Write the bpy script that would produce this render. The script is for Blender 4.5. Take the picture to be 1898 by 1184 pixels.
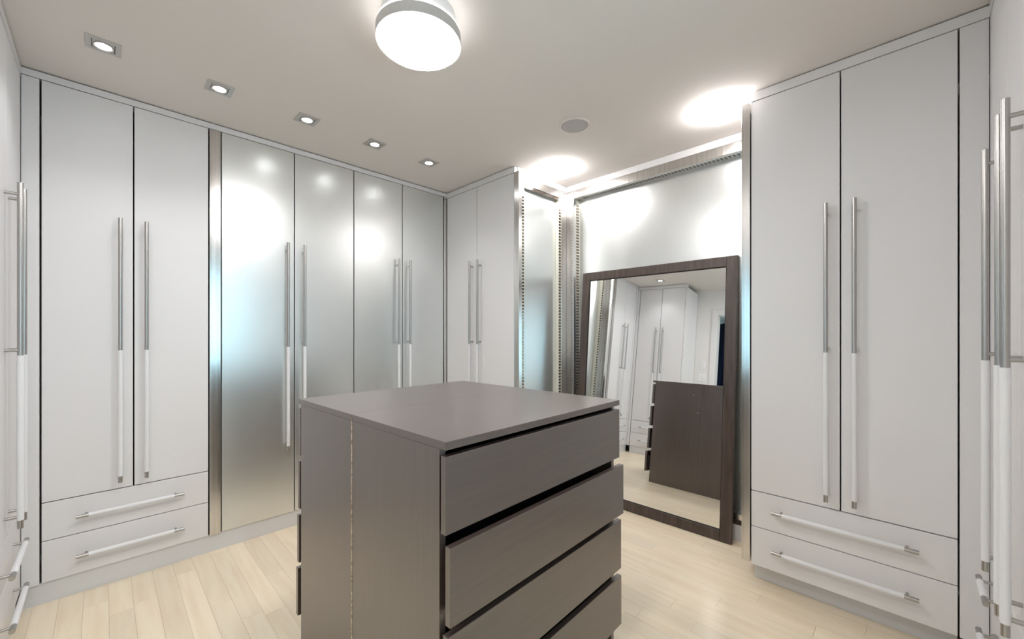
import bpy, bmesh, math, random
from mathutils import Vector, Matrix
random.seed(4)
for o in list(bpy.data.objects):
    bpy.data.objects.remove(o)
SC = bpy.context.scene
COL = SC.collection
R = math.radians

# ------------------------------------------------------------------ camera
CAM_H = 1.27
CEIL = 2.4957
cd = bpy.data.cameras.new('camera')
cd.sensor_width = 36.0
cd.lens = 750.0 / 1898.0 * 36.0
cd.shift_y = 26.0 / 1898.0
cd.clip_start = 0.01
cam = bpy.data.objects.new('camera', cd)
COL.objects.link(cam)
cam.location = (0, 0, CAM_H)
cam.rotation_euler = (R(90), 0, R(44.73 - 90))
SC.camera = cam

# ------------------------------------------------------------------ world and exposure
w = bpy.data.worlds.new('sky')
SC.world = w
w.use_nodes = True
w.node_tree.nodes['Background'].inputs[0].default_value = (0.48, 0.82, 0.97, 1)
w.node_tree.nodes['Background'].inputs[1].default_value = 1.35
SC.view_settings.view_transform = 'Standard'
SC.view_settings.look = 'None'
SC.view_settings.gamma = 1.0
SC.view_settings.use_curve_mapping = False
SC.view_settings.exposure = 1.52
DRUM_E = 22.0      # drum lamp diffuser
DOME_E = 11.0      # small dome lamps
SPOT_W = 2.2      # each recessed spot, watts

# ------------------------------------------------------------------ materials
def mat(name, col, rough=0.5, metal=0.0, spec=0.5, emis=None, coat=0.0):
    m = bpy.data.materials.new(name)
    m.use_nodes = True
    b = m.node_tree.nodes['Principled BSDF']
    b.inputs['Base Color'].default_value = (*col, 1)
    b.inputs['Roughness'].default_value = rough
    b.inputs['Metallic'].default_value = metal
    b.inputs['Specular IOR Level'].default_value = spec
    b.inputs['Coat Weight'].default_value = coat
    if emis:
        b.inputs['Emission Color'].default_value = (*emis[0], 1)
        b.inputs['Emission Strength'].default_value = emis[1]
    return m

def nodes(m):
    nt = m.node_tree
    return nt, nt.nodes['Principled BSDF']

def add_noise(m, scale, c0, c1, detail=4, rough_var=None, bump=0.0, coord='Object'):
    nt, b = nodes(m)
    tc = nt.nodes.new('ShaderNodeTexCoord')
    mp = nt.nodes.new('ShaderNodeMapping')
    mp.inputs['Scale'].default_value = scale
    nz = nt.nodes.new('ShaderNodeTexNoise')
    nz.inputs['Scale'].default_value = 1.0
    nz.inputs['Detail'].default_value = detail
    rp = nt.nodes.new('ShaderNodeValToRGB')
    rp.color_ramp.elements[0].position = 0.35
    rp.color_ramp.elements[1].position = 0.68
    rp.color_ramp.elements[0].color = (*c0, 1)
    rp.color_ramp.elements[1].color = (*c1, 1)
    nt.links.new(tc.outputs[coord], mp.inputs[0])
    nt.links.new(mp.outputs[0], nz.inputs[0])
    nt.links.new(nz.outputs['Fac'], rp.inputs[0])
    nt.links.new(rp.outputs[0], b.inputs['Base Color'])
    if rough_var:
        mr = nt.nodes.new('ShaderNodeMapRange')
        mr.inputs['To Min'].default_value = rough_var[0]
        mr.inputs['To Max'].default_value = rough_var[1]
        nt.links.new(nz.outputs['Fac'], mr.inputs['Value'])
        nt.links.new(mr.outputs[0], b.inputs['Roughness'])
    if bump:
        bp = nt.nodes.new('ShaderNodeBump')
        bp.inputs['Strength'].default_value = bump
        bp.inputs['Distance'].default_value = 0.002
        nt.links.new(nz.outputs['Fac'], bp.inputs['Height'])
        nt.links.new(bp.outputs[0], b.inputs['Normal'])
    return rp

M = {}
M['white'] = mat('white_lacquer', (0.80, 0.785, 0.79), 0.38, spec=0.35)
M['carcass'] = mat('carcass_board', (0.45, 0.44, 0.43), 0.7)
M['frost'] = mat('satin_frosted_metal', (0.82, 0.84, 0.835), 0.36, metal=0.87)
add_noise(M['frost'], (3, 3, 3), (0.79, 0.81, 0.805), (0.82, 0.84, 0.83), rough_var=(0.29, 0.33))
M['steel'] = mat('brushed_steel', (0.70, 0.68, 0.66), 0.2, metal=1.0)
add_noise(M['steel'], (60, 60, 1.2), (0.64, 0.62, 0.60), (0.76, 0.745, 0.73), detail=2, rough_var=(0.15, 0.27))
M['handle'] = mat('handle_steel', (0.45, 0.435, 0.42), 0.3, metal=1.0)
M['sleeve'] = mat('white_plastic_film', (0.82, 0.82, 0.835), 0.4)
M['toe'] = mat('toe_laminate', (0.74, 0.74, 0.75), 0.35, metal=0.1)
M['ceil'] = mat('ceiling_paint', (0.80, 0.755, 0.72), 0.9, spec=0.2)
M['wall'] = mat('wall_paint', (0.82, 0.80, 0.78), 0.85, spec=0.2)
M['lampbody'] = mat('lamp_white_metal', (0.80, 0.80, 0.80), 0.4)
M['lampring'] = mat('lamp_satin_ring', (0.62, 0.61, 0.60), 0.4, metal=0.5)
M['drum'] = mat('drum_diffuser', (0.9, 0.9, 0.9), 0.5, emis=((1.0, 0.965, 0.955), DRUM_E))
M['drum_up'] = mat('drum_upper_diffuser', (0.9, 0.9, 0.9), 0.5, emis=((1.0, 0.965, 0.955), DRUM_E * 0.07))
M['dome'] = mat('dome_diffuser', (0.9, 0.9, 0.9), 0.4, emis=((1.0, 0.975, 0.975), DOME_E))
M['led'] = mat('spot_lens', (0.9, 0.9, 0.9), 0.4, emis=((0.97, 0.98, 1.0), 10.0))
M['plate'] = mat('downlight_nickel', (0.58, 0.555, 0.53), 0.4, metal=0.6)
M['dark'] = mat('dark_gap', (0.02, 0.02, 0.02), 0.8)
M['grille'] = mat('speaker_grille', (0.50, 0.475, 0.47), 0.7)
M['mirror'] = mat('mirror_glass', (0.93, 0.94, 0.935), 0.0, metal=1.0)
M['tile'] = mat('polished_dark_tile', (0.20, 0.17, 0.145), 0.12, metal=0.9)
M['strip'] = mat('cream_strip', (0.80, 0.78, 0.68), 0.3, metal=0.2)
M['raw'] = mat('raw_hardboard', (0.62, 0.48, 0.34), 0.9)
add_noise(M['raw'], (90, 90, 90), (0.30, 0.20, 0.13), (0.80, 0.68, 0.52))
M['veneer'] = mat('black_brown_veneer', (0.040, 0.030, 0.028), 0.36, spec=0.4)
add_noise(M['veneer'], (70, 70, 3), (0.070, 0.045, 0.036), (0.090, 0.061, 0.050), detail=6, rough_var=(0.34, 0.44), bump=0.05)
M['veneer_x'] = mat('black_brown_veneer_flat_grain', (0.040, 0.030, 0.028), 0.36, spec=0.4)
add_noise(M['veneer_x'], (3, 70, 70), (0.070, 0.045, 0.036), (0.090, 0.061, 0.050), detail=6, rough_var=(0.34, 0.44), bump=0.05)
for _k in ('veneer', 'veneer_x'):
    _b = nodes(M[_k])[1]
    _b.inputs['Coat Weight'].default_value = 1.0
    _b.inputs['Coat IOR'].default_value = 1.85
    _b.inputs['Coat Roughness'].default_value = 0.33
M['mframe'] = mat('mirror_frame_wood', (0.075, 0.052, 0.042), 0.45)
add_noise(M['mframe'], (40, 40, 4), (0.055, 0.038, 0.031), (0.10, 0.072, 0.06), detail=5)
M['navy'] = mat('navy_fabric', (0.012, 0.025, 0.06), 0.8)
M['plastic'] = mat('switch_plastic', (0.86, 0.86, 0.85), 0.4)
M['glass'] = mat('window_glass', (1, 1, 1), 0.0)
_b = nodes(M['glass'])[1]
_b.inputs['Transmission Weight'].default_value = 1.0
_b.inputs['IOR'].default_value = 1.02

# maple planks: colour varies from board to board (Object Info random) plus grain
m = mat('maple_plank', (0.72, 0.55, 0.36), 0.32, spec=0.5)
nt, b = nodes(m)
tc = nt.nodes.new('ShaderNodeTexCoord')
oi = nt.nodes.new('ShaderNodeObjectInfo')
ad = nt.nodes.new('ShaderNodeVectorMath'); ad.operation = 'ADD'
mu = nt.nodes.new('ShaderNodeVectorMath'); mu.operation = 'SCALE'; mu.inputs['Scale'].default_value = 9.0
cmb = nt.nodes.new('ShaderNodeCombineXYZ')
for i in range(3):
    nt.links.new(oi.outputs['Random'], cmb.inputs[i])
nt.links.new(cmb.outputs[0], mu.inputs[0])
nt.links.new(tc.outputs['Object'], ad.inputs[0]); nt.links.new(mu.outputs[0], ad.inputs[1])
mp = nt.nodes.new('ShaderNodeMapping'); mp.inputs['Scale'].default_value = (28, 2.2, 10)
nz = nt.nodes.new('ShaderNodeTexNoise'); nz.inputs['Detail'].default_value = 6; nz.inputs['Scale'].default_value = 1.0
nt.links.new(ad.outputs[0], mp.inputs[0]); nt.links.new(mp.outputs[0], nz.inputs[0])
rp = nt.nodes.new('ShaderNodeValToRGB')
rp.color_ramp.elements[0].position = 0.2; rp.color_ramp.elements[0].color = (0.80, 0.65, 0.46, 1)
rp.color_ramp.elements[1].position = 0.6; rp.color_ramp.elements[1].color = (0.89, 0.77, 0.59, 1)
nt.links.new(nz.outputs['Fac'], rp.inputs[0])
hs = nt.nodes.new('ShaderNodeHueSaturation')
mr = nt.nodes.new('ShaderNodeMapRange'); mr.inputs['To Min'].default_value = 0.94; mr.inputs['To Max'].default_value = 1.05
nt.links.new(oi.outputs['Random'], mr.inputs['Value']); nt.links.new(mr.outputs[0], hs.inputs['Value'])
nt.links.new(rp.outputs[0], hs.inputs['Color']); nt.links.new(hs.outputs[0], b.inputs['Base Color'])
M['maple'] = m
M['subfloor'] = mat('subfloor', (0.45, 0.33, 0.22), 0.8)

# ------------------------------------------------------------------ mesh helpers
def bm_box(bm, lo, hi, bevel=0.0, seg=1):
    d = [hi[i] - lo[i] for i in range(3)]
    c = [(hi[i] + lo[i]) / 2 for i in range(3)]
    r = bmesh.ops.create_cube(bm, size=1.0)
    for v in r['verts']:
        v.co = Vector((v.co.x * d[0] + c[0], v.co.y * d[1] + c[1], v.co.z * d[2] + c[2]))
    if bevel > 0:
        es = list({e for v in r['verts'] for e in v.link_edges})
        bmesh.ops.bevel(bm, geom=es, offset=bevel, segments=seg, affect='EDGES', profile=0.5)

def bm_cyl(bm, a, b_, r, n=16, r2=None):
    a = Vector(a); b_ = Vector(b_); d = b_ - a
    q = Vector((0, 0, 1)).rotation_difference(d.normalized()).to_matrix().to_4x4()
    bmesh.ops.create_cone(bm, cap_ends=True, segments=n, radius1=r, radius2=r if r2 is None else r2,
                          depth=d.length, matrix=Matrix.Translation((a + b_) / 2) @ q)

def bm_lathe(bm, prof, c, n=48):
    """prof: list of (radius, z); closed to the axis where radius is 0"""
    rings = []
    for r, z in prof:
        if r < 1e-6:
            rings.append([bm.verts.new((c[0], c[1], z))])
        else:
            rings.append([bm.verts.new((c[0] + r * math.cos(2 * math.pi * k / n), c[1] + r * math.sin(2 * math.pi * k / n), z)) for k in range(n)])
    for A, B in zip(rings, rings[1:]):
        for k in range(n):
            k2 = (k + 1) % n
            f = [A[k % len(A)], A[k2 % len(A)], B[k2 % len(B)], B[k % len(B)]]
            u = []
            for v in f:
                if v not in u:
                    u.append(v)
            if len(u) > 2:
                bm.faces.new(u)
    bmesh.ops.recalc_face_normals(bm, faces=bm.faces[:])

def make(name, bm, m, parent=None, smooth=False):
    me = bpy.data.meshes.new(name)
    bm.to_mesh(me); bm.free()
    me.materials.append(M[m])
    o = bpy.data.objects.new(name, me)
    COL.objects.link(o)
    if parent:
        o.parent = parent
    if smooth:
        for p in me.polygons:
            p.use_smooth = True
        try:
            me.set_sharp_from_angle(angle=R(40))
        except Exception:
            pass
    return o

def box(name, lo, hi, m, parent=None, bevel=0.0):
    bm = bmesh.new(); bm_box(bm, lo, hi, bevel)
    return make(name, bm, m, parent)

def boxes(name, lst, m, parent=None, bevel=0.0):
    bm = bmesh.new()
    for lo, hi in lst:
        bm_box(bm, lo, hi, bevel)
    return make(name, bm, m, parent)

def tag(o, label, cat, group=None):
    o['label'] = label; o['category'] = cat
    if group:
        o['group'] = group
    return o

def struct(o, label=None, cat=None):
    o['kind'] = 'structure'
    if label: o['label'] = label
    if cat: o['category'] = cat
    return o

def empty(name, loc, rot=(0, 0, 0)):
    e = bpy.data.objects.new(name, None)
    COL.objects.link(e)
    e.location = loc; e.rotation_euler = rot
    e.empty_display_size = 0.05
    return e

# ------------------------------------------------------------------ key planes
YL = 2.895     # left run fronts (face -Y)
XW = -0.267    # run at far left (faces +X)
XR = 2.11      # return wardrobe (faces -X)
YN = 2.063     # niche side
XN = 2.731     # niche frame front
XE = 2.32      # right wardrobe (faces -X)
YS = -0.204    # run at far right (faces +Y)
WX0, WX1, WY0, WY1 = -0.73, 2.95, -0.80, 3.50
DTOP = 2.444   # door tops
LTOP = 2.456

# ------------------------------------------------------------------ room shell
fl = empty('floor', (0, 0, 0)); struct(fl, 'pale maple plank floor of the dressing room', 'floor')
box('subfloor', (WX0 - 0.1, WY0 - 0.1, -0.06), (WX1 + 0.1, WY1 + 0.1, -0.014), 'subfloor', fl)
PW = 0.083
x = WX0
row = 0
plank_mesh = {}
while x < WX1 - 0.1:
    y = WY0 - random.random() * 0.9
    while y < WY1 - 0.5:
        L = random.choice((0.45, 0.6, 0.75, 0.95, 1.2))
        y0, y1 = max(y, WY0), min(y + L, WY1)
        if y1 - y0 > 0.05:
            key = round(y1 - y0, 3)
            if key not in plank_mesh:
                bm = bmesh.new(); bm_box(bm, (0.0002, 0.0002, -0.014), (PW - 0.0002, key - 0.0002, 0.0), 0.0004)
                me = bpy.data.meshes.new('plank'); bm.to_mesh(me); bm.free(); me.materials.append(M['maple'])
                plank_mesh[key] = me
            o = bpy.data.objects.new('plank', plank_mesh[key]); COL.objects.link(o)
            o.parent = fl; o.location = (x, y0, 0)
        y += L
    x += PW
    row += 1

struct(box('ceiling', (WX0 - 0.1, WY0 - 0.1, CEIL), (WX1 + 0.1, WY1 + 0.1, CEIL + 0.1), 'ceil'), 'plain off-white painted ceiling above the wardrobes', 'ceiling')
struct(box('wall_north', (WX0 - 0.1, WY1, 0), (WX1 + 0.1, WY1 + 0.1, CEIL), 'wall'), 'white wall behind the left wardrobes', 'wall')
struct(box('wall_east', (WX1, WY0, 0), (WX1 + 0.1, WY1, CEIL), 'wall'), 'white wall behind the mirror niche', 'wall')
# west wall with doorway
DY0, DY1, DZ = 0.95, 1.86, 2.12
struct(boxes('wall_west', [((WX0 - 0.12, WY0, 0), (WX0, DY0, CEIL)), ((WX0 - 0.12, DY1, 0), (WX0, WY1, CEIL)),
                           ((WX0 - 0.12, DY0, DZ), (WX0, DY1, CEIL))], 'wall'), 'white wall with doorway seen in the leaning mirror', 'wall')
dr = empty('door_1', (WX0, DY0, 0)); struct(dr, 'white door casing seen in the leaning mirror', 'doorway')
cw = 0.075
box('casing', (0.0, (DY1 - DY0), 0), (0.016, (DY1 - DY0) + cw, DZ + cw), 'white', dr, 0.003)
box('casing', (0.0, -cw, 0), (0.016, 0.0, DZ + cw), 'white', dr, 0.003)
box('casing', (0.0, 0.0, DZ), (0.016, (DY1 - DY0), DZ + cw), 'white', dr, 0.003)
# south wall with window
SX0, SX1, SZ0, SZ1 = 0.10, 1.27, 0.85, 2.10
struct(boxes('wall_south', [((WX0, WY0 - 0.12, 0), (SX0, WY0, CEIL)), ((SX1, WY0 - 0.12, 0), (WX1, WY0, CEIL)),
                            ((SX0, WY0 - 0.12, 0), (SX1, WY0, SZ0)), ((SX0, WY0 - 0.12, SZ1), (SX1, WY0, CEIL))], 'wall'),
       'white window wall behind the camera', 'wall')
def window(name, axis, a0, a1, z0, z1, plane, label):
    e = empty(name, (0, 0, 0)); struct(e, label, 'window')
    def bb(nm, u0, u1, w0, w1, t0, t1, m):
        if axis == 'x':
            box(nm, (u0, plane + t0, w0), (u1, plane + t1, w1), m, e)
        else:
            box(nm, (plane + t0, u0, w0), (plane + t1, u1, w1), m, e)
    f = 0.05
    bb('window_frame', a0, a0 + f, z0, z1, -0.09, -0.03, 'white'); bb('window_frame', a1 - f, a1, z0, z1, -0.09, -0.03, 'white')
    bb('window_frame', a0 + f, a1 - f, z0, z0 + f, -0.09, -0.03, 'white'); bb('window_frame', a0 + f, a1 - f, z1 - f, z1, -0.09, -0.03, 'white')
    mid = (a0 + a1) / 2
    bb('mullion', mid - 0.02, mid + 0.02, z0 + f, z1 - f, -0.085, -0.035, 'white')
    bb('pane', a0 + f, mid - 0.02, z0 + f, z1 - f, -0.062, -0.058, 'glass'); bb('pane', mid + 0.02, a1 - f, z0 + f, z1 - f, -0.062, -0.058, 'glass')
window('window_1', 'x', SX0, SX1, SZ0, SZ1, WY0, 'white framed window behind the camera')

# bedroom glimpsed through the doorway
BX0 = -3.0
struct(box('floor', (BX0, -0.3, -0.06), (WX0 - 0.12, 3.6, -0.002), 'maple'), 'maple floor of the room beyond the doorway', 'floor')
struct(box('ceiling', (BX0, -0.3, CEIL), (WX0 - 0.12, 3.6, CEIL + 0.1), 'ceil'), 'ceiling of the room beyond the doorway', 'ceiling')
struct(boxes('wall_bedroom', [((BX0 - 0.12, -0.3, 0), (BX0, 1.4, CEIL)), ((BX0 - 0.12, 3.1, 0), (BX0, 3.6, CEIL)),
                              ((BX0 - 0.12, 1.4, 0), (BX0, 3.1, 0.5)), ((BX0 - 0.12, 1.4, 2.25), (BX0, 3.1, CEIL)),
                              ((BX0, -0.4, 0), (WX0 - 0.12, -0.3, CEIL)), ((BX0, 3.6, 0), (WX0 - 0.12, 3.7, CEIL))], 'wall'),
       'walls of the room beyond the doorway', 'wall')
window('window_2', 'y', 1.4, 3.1, 0.5, 2.25, BX0 + 0.0, 'bright window of the room beyond the doorway')
def curtain(y0, y1, label):
    bm = bmesh.new()
    n = 60
    pts = [(BX0 + 0.12 + 0.035 * math.sin(k / n * 2 * math.pi * 5), y0 + (y1 - y0) * k / n) for k in range(n + 1)]
    for th in (0.0,):
        lo = [bm.verts.new((px, py, 0.03)) for px, py in pts]
        hi = [bm.verts.new((px, py, 2.4)) for px, py in pts]
        for k in range(n):
            bm.faces.new((lo[k], lo[k + 1], hi[k + 1], hi[k]))
    r = bmesh.ops.solidify(bm, geom=bm.faces[:], thickness=0.006)
    tag(make('curtain', bm, 'navy', None, True), label, 'curtain')
curtain(1.95, 2.42, 'navy curtain in the next room, seen through the mirrored doorway')

# ------------------------------------------------------------------ wardrobes
HR, SR = 0.0085, 0.0098
def vhandle(door, x, z0=0.515, z1=1.855, zs=1.185):
    yb = -0.040
    bm = bmesh.new()
    bm_cyl(bm, (x, yb, z0), (x, yb, z1), HR)
    for z in (z0 + 0.045, zs + 0.02, z1 - 0.045):
        bm_cyl(bm, (x, yb, z), (x, 0.0, z), 0.006, 12)
    make('handle', bm, 'handle', door, True)
    bm = bmesh.new()
    bm_cyl(bm, (x, yb, z0 + 0.032), (x, yb, zs), SR)
    make('handle_sleeve', bm, 'sleeve', door, True)

def hhandle(drawer, x0, x1, z):
    yb = -0.034
    bm = bmesh.new()
    bm_cyl(bm, (x0, yb, z), (x1, yb, z), HR)
    for x in (x0 + 0.035, x1 - 0.035):
        bm_cyl(bm, (x, yb, z), (x, 0.0, z), 0.0055, 12)
    make('handle', bm, 'handle', drawer, True)
    bm = bmesh.new()
    bm_cyl(bm, (x0 + 0.043, yb, z), (x1 - 0.043, yb, z), 0.0100)
    make('handle_sleeve', bm, 'sleeve', drawer, True)

def wardrobe(label, loc, rot, width, doors, m='white', drawers=None, depth=0.45, toe=0.01, fill=(), zh=(0.385, 0.193), group=None, gap=0.003, inset=0.012, name='wardrobe', zt=DTOP):
    """local frame: doors at y=0 facing -y, x along the width"""
    e = empty(name, loc, (0, 0, R(rot)))
    tag(e, label, 'wardrobe', group)
    i = 0.012
    t = 0.018
    yb = 0.024
    boxes('carcass', [((i, yb, 0.102), (i + t, depth, zt)), ((width - inset - t, yb, 0.102), (width - inset, depth, zt)),
                      ((i + t, yb, 0.102), (width - inset - t, depth, 0.12)), ((i + t, yb, zt - t), (width - inset - t, depth, zt)),
                      ((i + t, depth - 0.01, 0.12), (width - inset - t, depth, zt - t))], 'carcass', e)
    zb = 0.475 if drawers else 0.10
    for (x0, x1, hx) in doors:
        d = box('door', (x0 + gap, 0.0, zb + 0.002), (x1 - gap, 0.02, zt), m, e, 0.0012)
        vhandle(d, hx)
    if drawers:
        for (za, zc), z in (((0.295, 0.473), zh[0]), ((0.100, 0.293), zh[1])):
            d = box('drawer', (gap, 0.0, za + 0.001), (width - gap, 0.02, zc - 0.0005), m, e, 0.0012)
            hhandle(d, drawers[0], drawers[1], z)
    box('toe_kick', (0.0, toe, 0.0), (width, toe + 0.02, 0.0985), 'toe', e)
    for (x0, x1, z0) in fill:
        box('filler_panel', (x0 + 0.002, 0.0, z0), (x1 - 0.001, 0.02, zt), m, e)
    return e

# left wall: white pair with drawers
wa = wardrobe('white two-door wardrobe with two drawers on the left wall', (-0.207, YL, 0), 0, 0.636,
              [(0.0, 0.318, 0.267), (0.318, 0.636, 0.366)], drawers=(0.113, 0.522), fill=[(-0.060, -0.003, 0.0985)], zt=LTOP)
box('toe_kick', (-0.060, 0.01, 0.0), (0.0, 0.03, 0.0985), 'toe', wa)
wardrobe('frosted two-door wardrobe beside the white one, mirroring the dark chest', (0.488, YL, 0), 0, 0.797,
         [(0.0, 0.398, 0.349), (0.398, 0.797, 0.449)], m='frost', zt=LTOP)
wardrobe('frosted two-door wardrobe nearest the room corner', (1.285, YL, 0), 0, 0.792,
         [(0.0, 0.395, 0.343), (0.395, 0.792, 0.443)], m='frost', zt=LTOP)
# return wardrobe, faces -X (local x runs toward -Y)
wardrobe('white two-door wardrobe between the frosted doors and mirror niche', (XR, YL - 0.005, 0), -90, 0.823,
         [(0.0, 0.403, 0.355), (0.403, 0.823, 0.453)], drawers=(0.2, 0.62), depth=0.60, inset=0.07)
# right wardrobe
wr = wardrobe('white two-door wardrobe with drawers right of the leaning mirror', (XE, 0.587, 0), -90, 0.713,
              [(0.0, 0.357, 0.309), (0.357, 0.713, 0.407)], drawers=(0.098, 0.605), depth=0.58, toe=0.075, zh=(0.396, 0.204), fill=[(0.7135, 0.790, 0.10)])
# far right run, faces +Y (local x runs toward -X)
wardrobe('narrow one-door white wardrobe in the far right corner', (2.28, YS, 0), 180, 0.35,
         [(0.0, 0.35, 0.304)], drawers=(0.035, 0.25), fill=[(-0.038, -0.004, 0.0985)], depth=0.57)
wb = wardrobe('white wardrobe cut by the right edge, paired long handles', (1.93, YS, 0), 180, 0.62,
              [(0.0, 0.295, 0.242), (0.295, 0.62, 0.346)], drawers=(0.10, 0.51), depth=0.57)
box('end_panel', (0.621, 0.0, 0.0), (0.639, 0.585, DTOP), 'white', wb)
# far left run, faces +X (local x runs toward +Y)
wl = wardrobe('white wardrobe cut by the left edge, seen side-on', (XW, 2.17, 0), 90, 0.68,
              [(0.0, 0.34, 0.29), (0.34, 0.68, 0.39)], drawers=(0.14, 0.54), fill=[(0.684, 0.724, 0.0985)], depth=0.45)
box('end_panel', (-0.019, 0.0, 0.0), (-0.001, 0.455, DTOP), 'white', wl)

# crown strips
CZ0, CZ1 = DTOP + 0.003, CEIL - 0.006
def trim(n, lo, hi, m, label, bevel=0.0, cat='trim'):
    return struct(box('trim_%d' % n, lo, hi, m, None, bevel), label, cat)
trim(1, (XW, YL - 0.002, LTOP + 0.003), (XR, YL + 0.03, CZ1), 'white', 'white crown strip above the left wardrobes')
trim(2, (XR - 0.002, YN, CZ0), (XR + 0.03, YL - 0.003, CZ1), 'white', 'white crown strip above the return wardrobe')
trim(3, (XE - 0.002, YS, CZ0), (XE + 0.03, 0.587, CZ1), 'white', 'white crown strip above the right wardrobe')
trim(4, (1.29, YS - 0.03, CZ0), (XE - 0.003, YS + 0.002, CZ1), 'white', 'white crown strip above the far right wardrobes')
trim(5, (XW - 0.03, 2.15, CZ0), (XW + 0.002, YL - 0.003, CZ1), 'white', 'white crown strip above the far left wardrobe')
trim(6, (XR + 0.031, YN - 0.002, CZ0), (XN - 0.003, YN + 0.03, CEIL - 0.002), 'white', 'white strip above the narrow niche panel')
trim(7, (XN - 0.002, 0.62, CZ0), (XN + 0.03, YN + 0.03, CEIL - 0.002), 'white', 'white strip above the wide niche panel')
# void fillers above the carcasses so that the joints stay dark
# steel strips
trim(8, (0.432, YL - 0.004, 0.0985), (0.485, YL + 0.03, LTOP), 'steel', 'brushed steel strip between white and frosted doors', 0.001)
trim(9, (2.080, YL - 0.004, 0.0985), (2.106, YL + 0.03, LTOP), 'steel', 'brushed steel strip in the room corner', 0.001)
trim(10, (XE - 0.004, 0.589, 0.108), (XE + 0.40, 0.628, 2.447), 'steel', 'brushed steel edge beside the leaning mirror', 0.001)
trim(11, (0.429, YL + 0.01, 0.0), (0.488, YL + 0.03, 0.0975), 'toe', 'grey toe strip under the steel strip')
trim(12, (2.077, YL + 0.01, 0.0), (2.11, YL + 0.03, 0.0975), 'toe', 'grey toe strip in the room corner')

# ------------------------------------------------------------------ mirror niche
def squares(lst, parent, name='square_row'):
    """lst of (centre, half_u vec, half_v vec, normal, half thickness)"""
    bm = bmesh.new()
    for c, hu, hv, nn in lst:
        c, hu, hv, nn = map(Vector, (c, hu, hv, nn))
        top = [bm.verts.new(c + su * hu + sv * hv + nn * 0.002) for su, sv in ((-1, -1), (1, -1), (1, 1), (-1, 1))]
        bot = [bm.verts.new(c + su * hu + sv * hv) for su, sv in ((-1, -1), (1, -1), (1, 1), (-1, 1))]
        bm.faces.new(top)
        for k in range(4):
            bm.faces.new((bot[k], bot[(k + 1) % 4], top[(k + 1) % 4], top[k]))
    bmesh.ops.recalc_face_normals(bm, faces=bm.faces[:])
    o = make(name, bm, 'tile', parent); o['kind'] = 'stuff'
    return o
FZ = 2.385            # inner top of the frames
PITCH = 0.0245
# wide panel (faces -X)
e = empty('frosted_panel', (XN, 1.33, 0)); tag(e, 'wide frosted panel in a steel frame behind the leaning mirror', 'wall panel')
def L(p): return (p[0] - XN, p[1] - 1.33, p[2])
def nb(nm, lo, hi, m, par, f, bev=0.0): return box(nm, f(lo), f(hi), m, par, bev)
PX = 2.822
nb('panel', (PX, 0.63, 0.15), (PX + 0.02, 2.055, FZ + 0.05), 'frost', e, L)
nb('stile', (XN, 1.990, 0.10), (XN + 0.035, YN - 0.001, CZ0 - 0.001), 'steel', e, L, 0.001)
nb('stile', (XN, 0.631, 0.10), (XN + 0.035, 0.68, CZ0 - 0.001), 'steel', e, L, 0.001)
nb('top_rail', (XN, 0.681, FZ), (XN + 0.035, 1.989, CZ0 - 0.001), 'steel', e, L, 0.001)
nb('bottom_rail', (XN, 0.681, 0.13), (XN + 0.08, 1.989, 0.165), 'steel', e, L, 0.001)
nb('bottom_board', (XN + 0.005, 0.681, 0.098), (XN + 0.03, 1.989, 0.129), 'mframe', e, L)
nb('plinth', (XN + 0.004, 0.62, 0.0), (XN + 0.03, YN, 0.097), 'white', e, L)
nb('reveal', (XN + 0.036, 1.994, 0.15), (PX - 0.001, 2.002, FZ), 'strip', e, L)
nb('reveal', (XN + 0.036, 0.669, 0.15), (PX - 0.001, 0.677, FZ), 'strip', e, L)
nb('reveal', (XN + 0.036, 0.681, FZ + 0.003), (PX - 0.001, 1.989, FZ + 0.011), 'steel', e, L)
h = 0.0075
nz_ = int((FZ - 0.20) / PITCH)
squares([(L((XN + 0.062, 1.994, 0.18 + k * PITCH)), (0.018, 0, 0), (0, 0, h), (0, -1, 0)) for k in range(nz_)], e)
squares([(L((XN + 0.062, 0.677, 0.18 + k * PITCH)), (0.018, 0, 0), (0, 0, h), (0, 1, 0)) for k in range(nz_)], e)
squares([(L((XN + 0.060, 0.70 + k * PITCH, FZ + 0.003)), (0.018, 0, 0), (0, h, 0), (0, 0, -1)) for k in range(int(1.27 / PITCH))], e)
# narrow side panel (faces -Y)
e = empty('frosted_panel', (2.42, YN, 0)); tag(e, 'tall narrow frosted panel in a steel frame beside the return wardrobe', 'wall panel')
def L2(p): return (p[0] - 2.42, p[1] - YN, p[2])
PY = YN + 0.035
nb('panel', (2.19, PY, 0.10), (2.69, PY + 0.02, FZ + 0.05), 'frost', e, L2)
nb('stile', (XR - 0.003, YN - 0.045, 0.10), (2.140, YN + 0.002, CZ0 - 0.001), 'steel', e, L2, 0.001)
nb('stile', (2.141, YN, 0.10), (2.186, YN + 0.03, CZ0 - 0.001), 'steel', e, L2, 0.001)
nb('stile', (2.664, YN, 0.10), (XN - 0.001, YN + 0.03, CZ0 - 0.001), 'steel', e, L2, 0.001)
nb('top_rail', (2.187, YN, FZ), (2.663, YN + 0.03, CZ0 - 0.001), 'steel', e, L2, 0.001)
nb('bottom_rail', (2.187, YN, 0.10), (2.663, YN + 0.03, 0.15), 'steel', e, L2, 0.001)
nb('plinth', (2.145, YN + 0.004, 0.0), (XN - 0.001, YN + 0.03, 0.098), 'white', e, L2)
nb('reveal', (2.187, YN + 0.005, 0.15), (2.216, PY - 0.001, FZ), 'strip', e, L2)
nb('reveal', (2.630, YN + 0.005, 0.15), (2.663, PY - 0.001, FZ), 'strip', e, L2)
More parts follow.
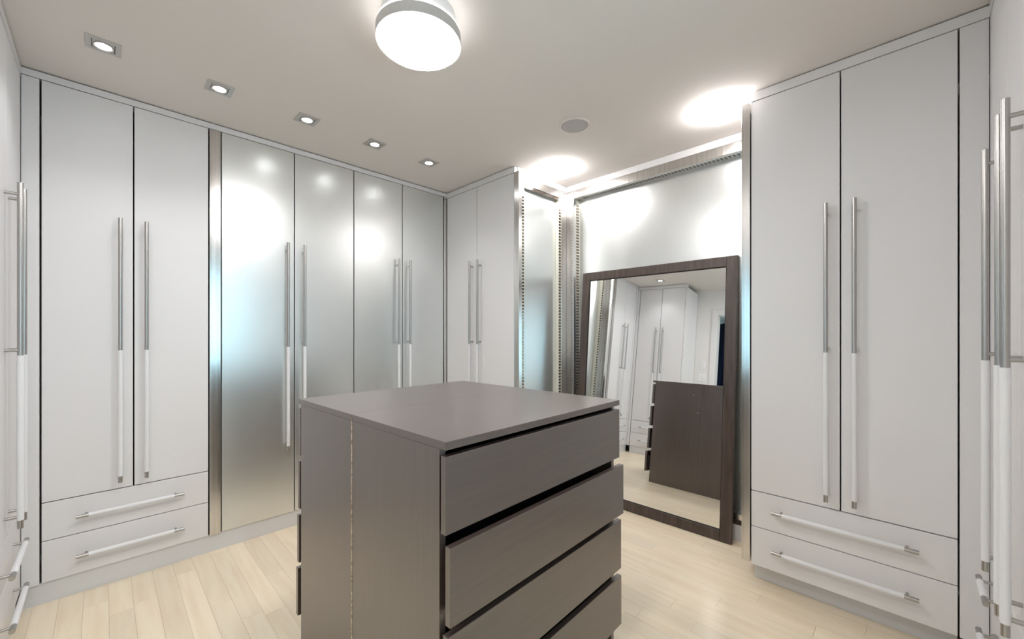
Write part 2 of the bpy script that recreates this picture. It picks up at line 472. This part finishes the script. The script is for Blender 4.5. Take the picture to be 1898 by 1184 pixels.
nb('top_reveal', (2.217, YN + 0.004, FZ - 0.022), (2.629, PY - 0.001, FZ - 0.001), 'tile', e, L2)  # reveal coloured dark, the shadow on its steel put into the material
squares([(L2((2.203, YN + 0.005, 0.18 + k * PITCH)), (0.0095, 0, 0), (0, 0, h), (0, -1, 0)) for k in range(nz_ - 2)], e)
squares([(L2((2.646, YN + 0.005, 0.18 + k * PITCH)), (0.012, 0, 0), (0, 0, h), (0, -1, 0)) for k in range(nz_ - 2)], e)

# ------------------------------------------------------------------ leaning mirror
MW, MH, MF, MT = 1.145, 1.765, 0.065, 0.026
tilt, yaw = R(4.75), R(1.25)
e = empty('leaning_mirror', (2.6335, 1.345, 0.0028), (-tilt, 0, R(-90) + yaw))
tag(e, 'large dark wood framed mirror leaning in the niche', 'mirror')
hw = MW / 2
box('frame_stile', (-hw, 0, 0), (-hw + MF, MT, MH), 'mframe', e, 0.002)
box('frame_stile', (hw - MF, 0, 0), (hw, MT, MH), 'mframe', e, 0.002)
box('frame_rail', (-hw + MF, 0, 0), (hw - MF, MT, MF), 'mframe', e, 0.002)
box('frame_rail', (-hw + MF, 0, MH - MF), (hw - MF, MT, MH), 'mframe', e, 0.002)
box('glass', (-hw + MF - 0.005, 0.010, MF - 0.005), (hw - MF + 0.005, 0.014, MH - MF + 0.005), 'mirror', e)
lip = 0.004
boxes('inner_lip', [((-hw + MF, 0.004, MF), (-hw + MF + lip, 0.0095, MH - MF)), ((hw - MF - lip, 0.004, MF), (hw - MF, 0.0095, MH - MF)),
                    ((-hw + MF + lip, 0.004, MF), (hw - MF - lip, 0.0095, MF + lip)), ((-hw + MF + lip, 0.004, MH - MF - lip), (hw - MF - lip, 0.0095, MH - MF))], 'dark', e)

# ------------------------------------------------------------------ two chests of drawers back to back
def chest(loc, rot, W, D, pulls, label, extra=0.0):
    """local: front faces -y at y=0, x 0..W, back at y=D"""
    e = empty('chest_of_drawers', loc, (0, 0, rot))
    tag(e, label, 'chest', 'dark chests standing back to back')
    box('top_panel', (0, 0.0, 0.979), (W, D + extra, 1.0), 'veneer_x', e, 0.0006)
    box('side_panel', (0, 0.026, 0.0), (0.020, D, 0.9785), 'veneer', e, 0.0008)
    box('side_panel', (W - 0.020, 0.026, 0.0), (W, D + extra, 0.9785), 'veneer', e, 0.0004)
    box('plinth', (0.0205, 0.06, 0.0), (W - 0.0205, 0.078, 0.085), 'veneer_x', e)
    box('back_panel', (0.0205, D - 0.012, 0.0), (W - 0.0205, D - 0.006, 0.978), 'raw', e)
    boxes('divider', [((0.0205, 0.075, z), (W - 0.0205, 0.10, z + 0.02)) for z in (0.300, 0.522, 0.747, 0.955)], 'veneer_x', e)
    for (z0, z1), p in zip(((0.767, 0.963), (0.545, 0.742), (0.320, 0.517), (0.095, 0.292)), pulls):
        d = box('drawer', (0, -p, z0), (W, 0.020 - p, z1), 'veneer_x', e, 0.001)
        boxes('drawer_box', [((0.032, 0.0205 - p, z0 + 0.012), (0.046, D - 0.04, z1 - 0.045)), ((W - 0.046, 0.0205 - p, z0 + 0.012), (W - 0.032, D - 0.04, z1 - 0.045)),
                             ((0.046, 0.0205 - p, z0 + 0.012), (W - 0.046, D - 0.04, z0 + 0.024)), ((0.046, 0.0205 - p, z0 + 0.024), (W - 0.046, 0.034 - p, z1 - 0.05)),
                             ((0.046, D - 0.052, z0 + 0.024), (W - 0.046, D - 0.04, z1 - 0.05))], 'dark', d)
    return e
ROT = R(1.6)
FW = 0.880
fx, fy = 0.597, 0.823
c1 = chest((fx, fy, 0), ROT, FW, 0.504, (0.0, 0.018, 0.008, 0.009), 'dark veneer chest of drawers facing the camera, drawers slightly open', 0.0036)
ux, uy = math.cos(ROT), math.sin(ROT)
def isl(u, v): return (fx + u * ux - v * uy, fy + u * uy + v * ux)
p = isl(FW, 0.508 + 0.478)
c2 = chest((p[0], p[1], 0), ROT + math.pi, FW, 0.478, (0.0, 0.010, 0.018, 0.030), 'dark veneer chest of drawers at the rear, its drawers facing the frosted wardrobes')
for yy, zz in ((0.405, 0.891), (0.452, 0.729)):
    bm = bmesh.new(); bm_cyl(bm, (0.0, yy, zz), (-0.0009, yy, zz), 0.0042, 12, 0.0034); make('screw_cap', bm, 'plastic', c2)
# raw unfinished board edge between the two chests
bm = bmesh.new()
random.seed(9)
n = 60
vs = []
for k in range(n + 1):
    z = 0.004 + 0.984 * k / n
    wv = 0.0008 * random.random()
    vs.append([bm.verts.new((-0.0015 - wv, 0.5042, z)), bm.verts.new((-0.0015 - wv, 0.5078 + wv, z)), bm.verts.new((0.02, 0.5078, z)), bm.verts.new((0.02, 0.5042, z))])
for a, b_ in zip(vs, vs[1:]):
    for k in range(4):
        bm.faces.new((a[k], a[(k + 1) % 4], b_[(k + 1) % 4], b_[k]))
bm.faces.new(vs[0]); bm.faces.new(vs[-1])
bmesh.ops.recalc_face_normals(bm, faces=bm.faces[:])
o = make('raw_back_edge', bm, 'raw', c1); o['label'] = 'pale unfinished board edge'

# ------------------------------------------------------------------ lamps
def drum_lamp(c, label):
    e = empty('drum_ceiling_lamp', (c[0], c[1], CEIL)); tag(e, label, 'ceiling lamp')
    bm = bmesh.new(); bm_lathe(bm, [(0, -0.0005), (0.137, -0.0005), (0.139, -0.004), (0.139, -0.052), (0.0, -0.052)], (0, 0), 64); make('base', bm, 'lampbody', e, True)
    bm = bmesh.new(); bm_lathe(bm, [(0.0, -0.0525), (0.150, -0.0525), (0.156, -0.057), (0.157, -0.0685), (0.0, -0.0685)], (0, 0), 64); make('upper_diffuser', bm, 'drum_up', e, True)
    bm = bmesh.new(); bm_lathe(bm, [(0.152, -0.069), (0.160, -0.069), (0.160, -0.109), (0.152, -0.109), (0.152, -0.069)], (0, 0), 64); make('ring', bm, 'lampring', e, True)
    bm = bmesh.new(); bm_lathe(bm, [(0.0, -0.080), (0.1515, -0.080), (0.1515, -0.112), (0.146, -0.118), (0.10, -0.121), (0.0, -0.123)], (0, 0), 64); make('lower_diffuser', bm, 'drum', e, True)
    return e
drum_lamp((0.857, 1.354), 'large round drum ceiling lamp with a satin ring, over the dark chests')
drum_lamp((-0.12, 0.72), 'added round drum lamp by the doorway, unseen fill light behind the view')  # added lamp, out of view, brightens the right wardrobe doors

def dome_lamp(c, label):
    e = empty('dome_ceiling_lamp', (c[0], c[1], CEIL)); tag(e, label, 'ceiling lamp', 'dome lamps over the mirror niche')
    bm = bmesh.new(); bm_lathe(bm, [(0, -0.0005), (0.100, -0.0005), (0.102, -0.002), (0.102, -0.008), (0.0, -0.008)], (0, 0), 48); make('base', bm, 'lampbody', e, True)
    prof = [(0.0, -0.0085), (0.112, -0.0085)] + [(0.120 * math.cos(t), -0.014 - 0.056 * math.sin(t)) for t in [k * math.pi / 16 for k in range(8)]] + [(0.0, -0.070)]
    bm = bmesh.new(); bm_lathe(bm, prof, (0, 0), 48); make('shade', bm, 'dome', e, True)
dome_lamp((2.365, 0.745), 'round white dome lamp on the ceiling next to the right wardrobe')
dome_lamp((2.38, 1.865), 'round white dome lamp on the ceiling by the narrow niche panel')

def downlight(c, label, k):
    e = empty('recessed_spotlight', (c[0], c[1], CEIL)); tag(e, label, 'spotlight', 'recessed spotlights along the left wardrobes')
    h = 0.055; r0 = 0.036
    # square plate with a square hole: four bars
    boxes('plate', [((-h, -h, -0.004), (-r0, h, 0.0)), ((r0, -h, -0.004), (h, h, 0.0)), ((-r0, -h, -0.004), (r0, -r0, 0.0)), ((-r0, r0, -0.004), (r0, h, 0.0))], 'plate', e)
    g = 0.0335
    box('gap_shade', (-r0, -r0, -0.0004), (r0, r0, -0.0001), 'dark', e)  # dark sheet behind the gimbal, standing in for shade in the gap
    bm = bmesh.new(); bm_box(bm, (-g, -g, -0.003), (g, g, -0.0005)); make('gimbal', bm, 'plate', e)
    bm = bmesh.new(); bm_lathe(bm, [(0.026, -0.0031), (0.031, -0.0031), (0.031, -0.008), (0.026, -0.006), (0.026, -0.0031)], (0, 0), 32); make('ring', bm, 'plate', e, True)
    bm = bmesh.new(); bm_lathe(bm, [(0.0, -0.0032), (0.0255, -0.0032), (0.0255, -0.0045), (0.0, -0.0065)], (0, 0), 32); make('lens', bm, 'led', e, True)
    ld = bpy.data.lights.new('spot', 'SPOT'); ld.energy = SPOT_W; ld.spot_size = R(110); ld.spot_blend = 0.8; ld.shadow_soft_size = 0.024
    ld.color = (0.96, 0.98, 1.0)
    lo = bpy.data.objects.new('bulb', ld); COL.objects.link(lo); lo.parent = e; lo.location = (0, 0, -0.035)
names = ['square recessed spotlight nearest the left edge, first of the row', 'second square recessed spotlight from the left edge',
         'middle square recessed spotlight of the row of five', 'fourth square recessed spotlight from the left edge',
         'last square recessed spotlight, nearest the room corner']
for k, (cx_, cy_) in enumerate(((0.0, 2.447), (0.408, 2.461), (0.820, 2.463), (1.234, 2.470), (1.641, 2.464))):
    downlight((cx_, cy_), names[k], k)

e = empty('ceiling_speaker', (1.951, 1.414, CEIL)); tag(e, 'round grey ceiling speaker with a white rim', 'speaker')
bm = bmesh.new(); bm_lathe(bm, [(0.075, -0.0005), (0.090, -0.0005), (0.089, -0.006), (0.078, -0.007), (0.075, -0.0005)], (0, 0), 48); make('rim', bm, 'ceil', e, True)
bm = bmesh.new(); bm_lathe(bm, [(0.0, -0.001), (0.0745, -0.001), (0.0745, -0.006), (0.0, -0.0075)], (0, 0), 48); make('grille', bm, 'grille', e, True)

# ------------------------------------------------------------------ switches in the mirror
for z, n_, lab in ((1.20, 2, 'white double light switch by the mirrored doorway'), (1.38, 1, 'small white wall control above the double switch')):
    e = empty('light_switch', (WX0, 2.03, z)); tag(e, lab, 'switch')
    wv = 0.06 if n_ == 2 else 0.035
    box('plate', (0.0005, -wv, -0.058), (0.006, wv, 0.058), 'plastic', e, 0.002)
    for k in range(n_):
        yc = (k - (n_ - 1) / 2) * 0.046
        box('rocker', (0.0062, yc - 0.016, -0.033), (0.010, yc + 0.016, 0.033), 'plastic', e, 0.001)
